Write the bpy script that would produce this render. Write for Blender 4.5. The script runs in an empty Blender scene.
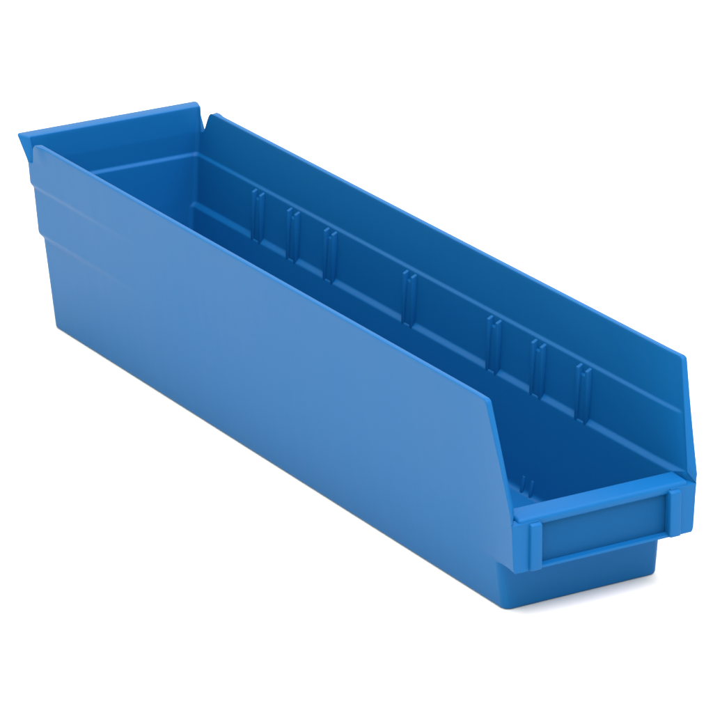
import bpy, bmesh, math, random
from mathutils import Vector

S = 0.001                       # the bin is described in millimetres
scene = bpy.context.scene
col = scene.collection

# ------------------------------------------------------------------ camera
PX = 713.0
az, el, roll = math.radians(-29.87), math.radians(19.744), math.radians(-1.033)
f = Vector((math.sin(-az) * math.cos(el), math.cos(az) * math.cos(el), -math.sin(el)))
r0 = f.cross(Vector((0, 0, 1))).normalized()
u0 = r0.cross(f)
rr = r0 * math.cos(roll) + u0 * math.sin(roll)
uu = -r0 * math.sin(roll) + u0 * math.cos(roll)
cd = bpy.data.cameras.new("camera")
cam = bpy.data.objects.new("camera", cd)
col.objects.link(cam)
from mathutils import Matrix
M = Matrix((rr, uu, -f)).transposed().to_4x4()
M.translation = Vector((-1036.266, -1655.045, 814.306)) * S
cam.matrix_world = M
cd.sensor_width = 36.0
cd.lens = math.exp(8.479) / PX * 36.0
cd.shift_x = -52.028 / PX
cd.shift_y = -5.36 / PX
cd.clip_start = 0.05
cd.clip_end = 60
scene.camera = cam

# ------------------------------------------------------------------ light
WORLD_FRONT, WORLD_BACK = 0.98, 1.50
w = bpy.data.worlds.new("World")
scene.world = w
w.use_nodes = True
bg = w.node_tree.nodes["Background"]
# a white studio, brighter behind and to the left of the table than on the photographer's side
wt = w.node_tree
wc = wt.nodes.new("ShaderNodeTexCoord")
wd = wt.nodes.new("ShaderNodeVectorMath")
wd.operation = 'DOT_PRODUCT'
wd.inputs[1].default_value = (-0.45, 0.80, 0.40)
wm = wt.nodes.new("ShaderNodeMapRange")
wm.inputs["From Min"].default_value = -0.8
wm.inputs["From Max"].default_value = 0.8
wm.inputs["To Min"].default_value = WORLD_FRONT
wm.inputs["To Max"].default_value = WORLD_BACK
wt.links.new(wc.outputs["Generated"], wd.inputs[0])
wt.links.new(wd.outputs["Value"], wm.inputs["Value"])
wt.links.new(wm.outputs["Result"], bg.inputs["Strength"])
bg.inputs["Color"].default_value = (1.0, 0.99, 0.80, 1)


def area(name, loc, target, sx, sy, power, color=(1, 1, 1)):
    d = bpy.data.lights.new(name, 'AREA')
    d.shape = 'RECTANGLE'
    d.size, d.size_y = sx, sy
    d.energy = power
    d.color = color
    o = bpy.data.objects.new(name, d)
    o.location = loc
    o.rotation_euler = (Vector(target) - Vector(loc)).to_track_quat('-Z', 'Y').to_euler()
    col.objects.link(o)
    return o


area("softbox_side", (-2.2, 0.9, 0.62), (0, 0.2, 0.05), 1.6, 0.7, 5, (1.0, 0.98, 0.72))
area("softbox_top", (0.0, -0.68, 2.32), (0, 0.1, 0.0), 2.4, 2.4, 122, (0.92, 0.86, 1.0))

scene.view_settings.view_transform = 'Standard'
scene.view_settings.look = 'None'
scene.view_settings.exposure = 0.0
scene.view_settings.gamma = 1.0
scene.render.engine = 'CYCLES'
scene.cycles.max_bounces = 10
scene.cycles.diffuse_bounces = 6


# ------------------------------------------------------------------ materials
def plastic(name, base, rough, grain=0.02, spec=0.12):
    m = bpy.data.materials.new(name)
    m.use_nodes = True
    nt = m.node_tree
    b = nt.nodes["Principled BSDF"]
    tc = nt.nodes.new("ShaderNodeTexCoord")
    n1 = nt.nodes.new("ShaderNodeTexNoise")          # broad moulding variation
    n1.inputs["Scale"].default_value = 14
    n1.inputs["Detail"].default_value = 3
    n2 = nt.nodes.new("ShaderNodeTexNoise")          # fine grain of the moulded skin
    n2.inputs["Scale"].default_value = 1400
    n2.inputs["Detail"].default_value = 2
    nt.links.new(tc.outputs["Object"], n1.inputs["Vector"])
    nt.links.new(tc.outputs["Object"], n2.inputs["Vector"])
    mr = nt.nodes.new("ShaderNodeMapRange")
    mr.inputs["To Min"].default_value = rough - 0.04
    mr.inputs["To Max"].default_value = rough + 0.04
    nt.links.new(n1.outputs["Fac"], mr.inputs["Value"])
    nt.links.new(mr.outputs["Result"], b.inputs["Roughness"])
    mix = nt.nodes.new("ShaderNodeMix")
    mix.data_type = 'RGBA'
    mix.inputs[6].default_value = (base[0] * 0.96, base[1] * 0.96, base[2] * 0.97, 1)
    mix.inputs[7].default_value = (base[0] * 1.04, base[1] * 1.04, base[2] * 1.03, 1)
    nt.links.new(n1.outputs["Fac"], mix.inputs[0])
    nt.links.new(mix.outputs[2], b.inputs["Base Color"])
    bp = nt.nodes.new("ShaderNodeBump")
    bp.inputs["Strength"].default_value = grain
    bp.inputs["Distance"].default_value = 0.0003
    nt.links.new(n2.outputs["Fac"], bp.inputs["Height"])
    mp = nt.nodes.new("ShaderNodeMapping")           # faint upright sink marks left by the mould
    mp.inputs["Scale"].default_value = (20, 70, 7)
    nt.links.new(tc.outputs["Object"], mp.inputs["Vector"])
    n3 = nt.nodes.new("ShaderNodeTexNoise")
    n3.inputs["Scale"].default_value = 1.0
    n3.inputs["Detail"].default_value = 1.5
    nt.links.new(mp.outputs["Vector"], n3.inputs["Vector"])
    bs = nt.nodes.new("ShaderNodeBump")
    bs.inputs["Strength"].default_value = 0.22
    bs.inputs["Distance"].default_value = 0.0007
    nt.links.new(n3.outputs["Fac"], bs.inputs["Height"])
    nt.links.new(bs.outputs["Normal"], bp.inputs["Normal"])
    nt.links.new(bp.outputs["Normal"], b.inputs["Normal"])
    b.inputs["Specular IOR Level"].default_value = spec
    return m


BLUE = (0.003, 0.097, 0.288)
mat_blue = plastic("blue_polypropylene", BLUE, 0.44)
mat_panel = plastic("matt_blue_polypropylene", (0.003, 0.069, 0.205), 0.65, 0.2, 0.08)


def floor_material():
    m = bpy.data.materials.new("white_sweep")
    m.use_nodes = True
    nt = m.node_tree
    b = nt.nodes["Principled BSDF"]
    tc = nt.nodes.new("ShaderNodeTexCoord")
    n = nt.nodes.new("ShaderNodeTexNoise")
    n.inputs["Scale"].default_value = 3
    nt.links.new(tc.outputs["Object"], n.inputs["Vector"])
    mix = nt.nodes.new("ShaderNodeMix")
    mix.data_type = 'RGBA'
    mix.inputs[6].default_value = (0.86, 0.86, 0.825, 1)
    mix.inputs[7].default_value = (0.88, 0.88, 0.845, 1)
    nt.links.new(n.outputs["Fac"], mix.inputs[0])
    nt.links.new(mix.outputs[2], b.inputs["Base Color"])
    b.inputs["Roughness"].default_value = 0.8
    b.inputs["Specular IOR Level"].default_value = 0.2
    return m


# ------------------------------------------------------------------ helpers
def interp(x, xs, ys):
    if x <= xs[0]:
        return ys[0]
    for i in range(1, len(xs)):
        if x <= xs[i]:
            t = (x - xs[i - 1]) / (xs[i] - xs[i - 1])
            return ys[i - 1] + t * (ys[i] - ys[i - 1])
    return ys[-1]


def soft(x, xs, ys, h):                   # interpolation with its corners rounded
    n = 9
    return sum(interp(x + h * (2 * k / (n - 1) - 1), xs, ys) for k in range(n)) / n


def sstep(a, b, x):
    t = min(1, max(0, (x - a) / (b - a)))
    return t * t * (3 - 2 * t)


def link_mesh(name, verts, faces, mat, parent=None, angle=38):
    me = bpy.data.meshes.new(name)
    me.from_pydata([tuple(Vector(v) * S) for v in verts], [], faces)
    bm = bmesh.new()
    bm.from_mesh(me)
    bmesh.ops.remove_doubles(bm, verts=bm.verts, dist=1e-7)
    bmesh.ops.recalc_face_normals(bm, faces=bm.faces)
    bm.to_mesh(me)
    bm.free()
    for p in me.polygons:
        p.use_smooth = True
    me.set_sharp_from_angle(angle=math.radians(angle))
    me.materials.append(mat)
    o = bpy.data.objects.new(name, me)
    col.objects.link(o)
    o.parent = parent
    return o


# ------------------------------------------------------------------ setting
fl = link_mesh("floor", [(-4000, -4000, 0), (4000, -4000, 0), (4000, 4000, 0), (-4000, 4000, 0)],
               [(0, 1, 2, 3)], floor_material())
fl["kind"] = "structure"

# ------------------------------------------------------------------ the bin
bin_root = bpy.data.objects.new("shelf_bin", None)
bin_root.empty_display_size = 0.05
col.objects.link(bin_root)
bin_root["label"] = "long narrow blue plastic shelf bin with open hopper front standing on the white floor"
bin_root["category"] = "storage bin"

H = 101.4          # rim before its rounding
HL = 101.9         # hanging lip before its rounding
R = 0.6            # rim rounding
ZN = 89.0          # foot of the notches and of the lip's flare

OUT = dict(z=[0, 49.2, 51.6, 76.3, 78.2, 89, 102],
           wx=[39.6, 44.2, 46.2, 47.8, 49.2, 50.0, 50.9],
           yb=[443.4, 443.7, 445.4, 445.5, 446.3, 445.9, 445.9])
INN = dict(z=[2.6, 50.4, 52.6, 77.2, 78.2, 89, 102],
           wx=[37.0, 41.6, 43.6, 45.2, 46.3, 47.1, 48.1],
           yb=[440.6, 441.9, 441.9, 442.3, 443.6, 443.2, 443.2])


STRAIGHT = dict(z=[0, 102], wx=[39.6, 50.9])       # the outer steps run out towards the front


def yfront(z, inner):
    if inner:
        return soft(z, [0, 24, 50.4, 52.6, 102], [2.6, 2.6, -6.5, -16.2, -5.2], 0.5)
    return soft(z, [0, 23.3, 24.7, 52, 102], [0, 0, -18.3, -19.3, -5.2], 0.35)


def side_fr():
    ys = [0.0, 0.0014, 0.0035, 0.007, 0.014, 0.03, 0.05, 0.075]
    n = 36
    ys += [0.1 + 0.8 * k / n for k in range(n + 1)]
    ys += [0.915, 0.925, 0.935, 0.945, 0.952, 0.958, 0.964, 0.970, 0.975, 0.9785, 0.982, 0.9855, 0.989, 0.9925, 0.996, 1.0]
    return ys


SF = side_fr()
NA = 8             # corner segments
NB = 14            # back segments
FX = [34.2, 33.7, 33.1, 26, 16, 6, -6, -16, -26, -33.1, -33.7, -34.2]     # front columns


def flare_y(y, z, inner):
    return (0.5 if inner else 6.8) * max(0, (z - ZN) / 12.5) ** 1.15 * sstep(438.5, 442.5, y)


def plan(z, inner):
    """One horizontal ring: left side front to back, back, right side back to front, then the front."""
    d = INN if inner else OUT
    wx = soft(z, d['z'], d['wx'], 0.45 if inner else 0.9)
    yb = soft(z, d['z'], d['yb'], 0.6)
    yf = yfront(z, inner)
    rb = (2.4 if inner else 4.2) * (1 - 0.6 * sstep(ZN, 100, z))
    low = 1 - (sstep(48.5, 50.5, z) if inner else sstep(22.6, 24.4, z))
    rf = (2.2 if inner else 3.2) * low + 0.6
    inset = 0.0
    if inner and z < 5.1:
        q = 2.5 - (z - 2.6)
        inset = 2.5 - math.sqrt(max(0, 2.5 ** 2 - q * q))
    if not inner and z < 1.3:
        q = 1.3 - z
        inset = 1.3 - math.sqrt(max(0, 1.3 ** 2 - q * q))
    wx -= inset
    yb -= inset
    yf += inset
    ys = yf + rf
    half = []
    ws = None
    if not inner:
        ws = interp(z, STRAIGHT['z'], STRAIGHT['wx']) - inset
    for t in SF:
        y = ys + t * (yb - rb - ys)
        x = wx
        if ws is not None:
            x = wx + (ws - wx) * sstep(447, 320, y)
        elif z > 52.6:                               # even edge along the front of the wall
            wi = interp(z, [52.6, 102], [43.6, 48.1])
            x = wx + (wi - wx) * sstep(ys + 4, ys + 1, y)
        half.append((-x, y))
    for k in range(1, NA + 1):
        a = math.pi / 2 * k / NA
        half.append((-wx + rb * (1 - math.cos(a)), yb - rb + rb * math.sin(a)))
    U = list(half)
    for k in range(1, NB):
        t = k / NB
        U.append(((-wx + rb) * (1 - t) + (wx - rb) * t, yb))
    U += [(-x, y) for x, y in reversed(half)]
    F = []
    for k in range(1, NA + 1):
        a = math.pi / 2 * k / NA
        xf = ws if ws is not None else wx
        F.append((xf - rf * (1 - math.cos(a)), ys - rf * math.sin(a)))
    NH = len(F)
    for x in FX:
        rec = 0.0
        if not inner and abs(x) < 33.3:
            rec = 3.4 * sstep(26.3, 27.0, z)         # the label pocket
        F.append((x, ys - rf + rec))
    F += [(-x, y) for x, y in reversed(F[:NH])]
    return U, F


def shape(x, y, z, inner):
    """Small departures from the straight walls: back flare, side wall ends, spread at the front."""
    s = -1 if x < 0 else 1
    y2 = y + flare_y(y, z, inner)
    x2 = x
    if abs(x) > 30:
        if abs(x) > 34.5 or y > 60:
            k = min(1, max(0, (7 - y) / 26.0)) ** 1.25
            if inner:
                x2 += s * 1.0 * k * sstep(40, 52, z)
            else:
                x2 += s * k * sstep(22.5, 24.5, z) * interp(z, [23.9, 24.7, 25.6, 27, 44, 102], [1.6, 2.6, 3.5, 3.8, 2.6, 1.1])
        if not inner:
            x2 += s * 1.0 * sstep(421, 428, y) * (max(0, z - 91) / 10) ** 1.2 * (1 - sstep(438, 441, y))
    return x2, y2, z


def ztop(y0, idx, ns):
    """Top of a column, from its y at rim height; idx counts along the left half."""
    if idx >= ns:                                   # corner and back: the hanging lip
        return HL
    yfr = yfront(H, False)
    dfront = y0 - yfr
    z = H
    if dfront < 2.2:
        z -= 2.2 - math.sqrt(max(0, 2.2 ** 2 - (2.2 - dfront) ** 2))
    if y0 > 429.5:                                  # V notch between rim and lip
        t = (y0 - 429.5) / (439.6 - 429.5)
        if t < 0.25:
            z = H - 0.7 * (t / 0.25) ** 2
        else:
            z = H - 0.7 - (H - 0.7 - ZN - 0.6) * min(1, (t - 0.25) / 0.75)
    return z


def zrows(inner):
    z0 = 2.6 if inner else 0.0
    rows = [z0 + v for v in (0, 0.08, 0.3, 0.7, 1.2, 1.8, 2.5)]
    z = 6.0
    while z < 46:
        if inner or not 22 < z < 28:
            rows.append(z)
        z += 4
    if not inner:
        rows += [22.4 + 0.3 * k for k in range(19)]
        rows.sort()
    if inner:                                        # 22 rows between the front opening's foot and 57
        rows += [47.4 + 0.3 * k for k in range(19)] + [52.8 + 0.18 * k for k in range(1, 23)]
    else:
        rows += [46.5 + 0.3 * k for k in range(27)]
    z = 57
    while z < 74:
        rows.append(z)
        z += 4
    z = 74.6
    while z <= 80:
        rows.append(z)
        z += 0.3
    rows += [82, 84.5, 86.5]
    n = 10
    rows += [88 + (H - 88) * k / n for k in range(n + 1)]
    return rows


verts, faces = [], []


def build(inner):
    rows = zrows(inner)
    zl = 52.8 if inner else 47.7                    # above this the front is open
    n_lip = max(i for i, z in enumerate(rows) if z <= zl + 1e-6)
    d = INN if inner else OUT
    ns = len(SF)
    Utop, _ = plan(H, inner)
    nU = len(Utop)
    tops = []
    for j, (x, y) in enumerate(Utop):
        jj = min(j, nU - 1 - j)
        tops.append(ztop(y, jj, ns))
    gridU, gridF = [], []
    for i, z in enumerate(rows):
        U, F = plan(z, inner)
        rowU = []
        for j, (x, y) in enumerate(U):
            zz = z
            if z > 88:
                zz = 88 + (z - 88) * (tops[j] - 88) / (H - 88)
                jj = min(j, nU - 1 - j)
                if abs(tops[j] - H) > 0.05 and jj < ns:      # shortened columns follow their own height
                    x, y = plan(zz, inner)[0][j]
            verts.append(shape(x, y, zz, inner))
            rowU.append(len(verts) - 1)
        gridU.append(rowU)
        if i <= n_lip:
            rowF = []
            for (x, y) in F:
                zz = z - (4.2 if inner else 0) * min(1, max(0, (z - 40) / 8))
                verts.append((shape(x, y, z, inner)[0], y, zz))
                rowF.append(len(verts) - 1)
            gridF.append(rowF)
    for i in range(len(rows) - 1):
        a, b = gridU[i], gridU[i + 1]
        for j in range(nU - 1):
            faces.append((a[j], a[j + 1], b[j + 1], b[j]))
        if i < n_lip:
            ra = [a[-1]] + gridF[i] + [a[0]]
            rb = [b[-1]] + gridF[i + 1] + [b[0]]
            for j in range(len(ra) - 1):
                faces.append((ra[j], ra[j + 1], rb[j + 1], rb[j]))
    faces.append(tuple(gridU[0] + gridF[0]))        # underside / floor of the bin
    border = [gridU[i][0] for i in range(n_lip, len(rows) - 1)] + gridU[-1] + \
             [gridU[i][-1] for i in range(len(rows) - 2, n_lip - 1, -1)]
    return border, [gridU[n_lip][-1]] + gridF[n_lip] + [gridU[n_lip][0]]


bo, fo = build(False)
bi, fi = build(True)
# the two sheets may split their front edges into different row counts: resample the inner border onto the outer one
nb = len(bo)
if len(bi) != nb:
    raise RuntimeError("border mismatch %d %d" % (len(bi), nb))
capA = []
NC = 4
for k in range(nb):
    O, I = Vector(verts[bo[k]]), Vector(verts[bi[k]])
    p, q = Vector(verts[bo[max(0, k - 1)]]), Vector(verts[bo[min(nb - 1, k + 1)]])
    t = (q - p).normalized()
    u = (I - O)
    L = u.length
    u = u.normalized()
    b = u.cross(t).normalized()
    if k in (0, nb - 1):
        b = Vector((0, -1, 0.2)).normalized()
    # outward: away from the sheet below
    ref = Vector((0, 0, 1)) if b.z > 0.3 or b.z < -0.3 else Vector((0, -1, 0))
    if b.dot(ref) < 0:
        b = -b
    r = min(R, L * 0.45)
    line = [bo[k]]
    for s in range(1, NC + 1):
        a = math.pi / 2 * s / NC
        verts.append(tuple(O + u * r * (1 - math.cos(a)) + b * r * math.sin(a)))
        line.append(len(verts) - 1)
    for s in range(NC, 0, -1):
        a = math.pi / 2 * s / NC
        verts.append(tuple(I - u * r * (1 - math.cos(a)) + b * r * math.sin(a)))
        line.append(len(verts) - 1)
    line.append(bi[k])
    capA.append(line)
for k in range(nb - 1):
    a, b = capA[k], capA[k + 1]
    for s in range(len(a) - 1):
        faces.append((a[s], a[s + 1], b[s + 1], b[s]))
for k in range(len(fo) - 1):
    faces.append((fo[k], fo[k + 1], fi[k + 1], fi[k]))

body = link_mesh("body", verts, faces, mat_blue, bin_root, 42)


# the hanging lip behind the notches is a part of its own: split it off the body along its foot
def split_lip():
    bm = bmesh.new()
    bm.from_mesh(body.data)
    def is_lip(fc):
        c = fc.calc_center_median() / S
        return c.z > ZN + 0.6 and c.y > 438.5
    lip = [fc for fc in bm.faces if is_lip(fc)]
    bm2 = bmesh.new()
    vm = {}
    for fc in lip:
        vs = []
        for v in fc.verts:
            if v not in vm:
                vm[v] = bm2.verts.new(v.co)
            vs.append(vm[v])
        nf = bm2.faces.new(vs)
        nf.smooth = True
    bmesh.ops.delete(bm, geom=lip, context='FACES')
    bm.to_mesh(body.data)
    bm.free()
    me = bpy.data.meshes.new("hanging_lip")
    bm2.to_mesh(me)
    bm2.free()
    me.set_sharp_from_angle(angle=math.radians(42))
    me.materials.append(mat_blue)
    body.data.set_sharp_from_angle(angle=math.radians(42))
    o = bpy.data.objects.new("hanging_lip", me)
    col.objects.link(o)
    o.parent = bin_root


split_lip()


# ------------------------------------------------------------------ pieces with straight edges
class Mesh:
    def __init__(self):
        self.bm = bmesh.new()

    def hexa(self, lo, hi, bevel=0.5, seg=3):
        """lo / hi: four (x, y, z) corners each, same winding."""
        b = bmesh.new()
        v = [b.verts.new(p) for p in lo + hi]
        b.faces.new(v[0:4][::-1])
        b.faces.new(v[4:8])
        for k in range(4):
            b.faces.new((v[k], v[(k + 1) % 4], v[4 + (k + 1) % 4], v[4 + k]))
        bmesh.ops.recalc_face_normals(b, faces=b.faces)
        if bevel:
            bmesh.ops.bevel(b, geom=list(b.edges), offset=bevel, segments=seg, profile=0.5, affect='EDGES')
        me = bpy.data.meshes.new("tmp")
        b.to_mesh(me)
        b.free()
        self.bm.from_mesh(me)
        bpy.data.meshes.remove(me)

    def box(self, x0, x1, y0, y1, z0, z1, bevel=0.5, seg=3):
        self.hexa([(x0, y0, z0), (x1, y0, z0), (x1, y1, z0), (x0, y1, z0)],
                  [(x0, y0, z1), (x1, y0, z1), (x1, y1, z1), (x0, y1, z1)], bevel, seg)

    def build(self, name, mat, parent, angle=50):
        for v in self.bm.verts:
            v.co = v.co * S
        me = bpy.data.meshes.new(name)
        self.bm.to_mesh(me)
        self.bm.free()
        for p in me.polygons:
            p.use_smooth = True
        me.set_sharp_from_angle(angle=math.radians(angle))
        me.materials.append(mat)
        o = bpy.data.objects.new(name, me)
        col.objects.link(o)
        o.parent = parent
        return o


# label holder: the plate in the pocket and a clip at either end of it
m = Mesh()
m.hexa([(-33.0, -15.6, 26.4), (33.0, -15.6, 26.4), (33.0, -14, 26.4), (-33.0, -14, 26.4)],
       [(-33.0, -16.3, 49.0), (33.0, -16.3, 49.0), (33.0, -14, 49.0), (-33.0, -14, 49.0)], 0.25)
holder = m.build("label_holder", mat_panel, bin_root)
for s in (-1, 1):
    m = Mesh()
    m.hexa([(s * 32.8, -20.3, 25.3), (s * 38.4, -20.3, 25.3), (s * 38.8, -17, 25.3), (s * 32.8, -17, 25.3)],
           [(s * 32.8, -20.9, 46.4), (s * 38.4, -20.9, 46.4), (s * 38.8, -17, 47.9), (s * 32.8, -17, 47.9)], 0.7)
    m.build("label_clip", mat_blue, holder)

# rounded lip over the front wall, between the side walls
m = Mesh()
m.hexa([(-43.8, -18.4, 45.0), (43.8, -18.4, 45.0), (42.6, -4.5, 45.0), (-42.6, -4.5, 45.0)],
       [(-43.8, -18.7, 49.6), (43.8, -18.7, 49.6), (43.2, -6.3, 50.7), (-43.2, -6.3, 50.7)], 1.9, 5)
m.build("front_lip", mat_blue, bin_root)

# divider slots: a pair of upright ribs each, seven along either long wall
for y in (374.3, 337.8, 300.3, 223.4, 145.6, 106.6, 67.9):
    for s in (-1, 1):
        m = Mesh()
        for dy in (-3.8, 3.8):
            y0, y1 = y + dy - 1.25, y + dy + 1.25
            m.hexa([(s * 41.5, y0, 49.4), (s * 43.6, y0, 49.4), (s * 43.6, y1, 49.4), (s * 41.5, y1, 49.4)],
                   [(s * 42.7, y0 + .2, 75.0), (s * 46.2, y0 + .2, 76.8), (s * 46.2, y1 - .2, 76.8), (s * 42.7, y1 - .2, 75.0)], 0.35, 2)
        m.hexa([(s * 41.9, y - 3.2, 49.7), (s * 43.6, y - 3.2, 49.7), (s * 43.6, y + 3.2, 49.7), (s * 41.9, y + 3.2, 49.7)],
               [(s * 44.0, y - 3.2, 71.5), (s * 46.2, y - 3.2, 73.5), (s * 46.2, y + 3.2, 73.5), (s * 44.0, y + 3.2, 71.5)], 0.3, 2)
        m.build("divider_slot", mat_blue, bin_root)
        for dy in (-3.8, 3.8):                       # short ribs at the foot of the wall below
            y0, y1 = y + dy - 1.0, y + dy + 1.0
            mf = Mesh()
            mf.hexa([(s * 35.6, y0, 2.2), (s * 38.4, y0, 2.2), (s * 38.4, y1, 2.2), (s * 35.6, y1, 2.2)],
                    [(s * 37.5, y0, 10.5), (s * 38.9, y0, 11.5), (s * 38.9, y1, 11.5), (s * 37.5, y1, 10.5)], 0.3, 2)
            mf.build("foot_rib", mat_blue, bin_root)
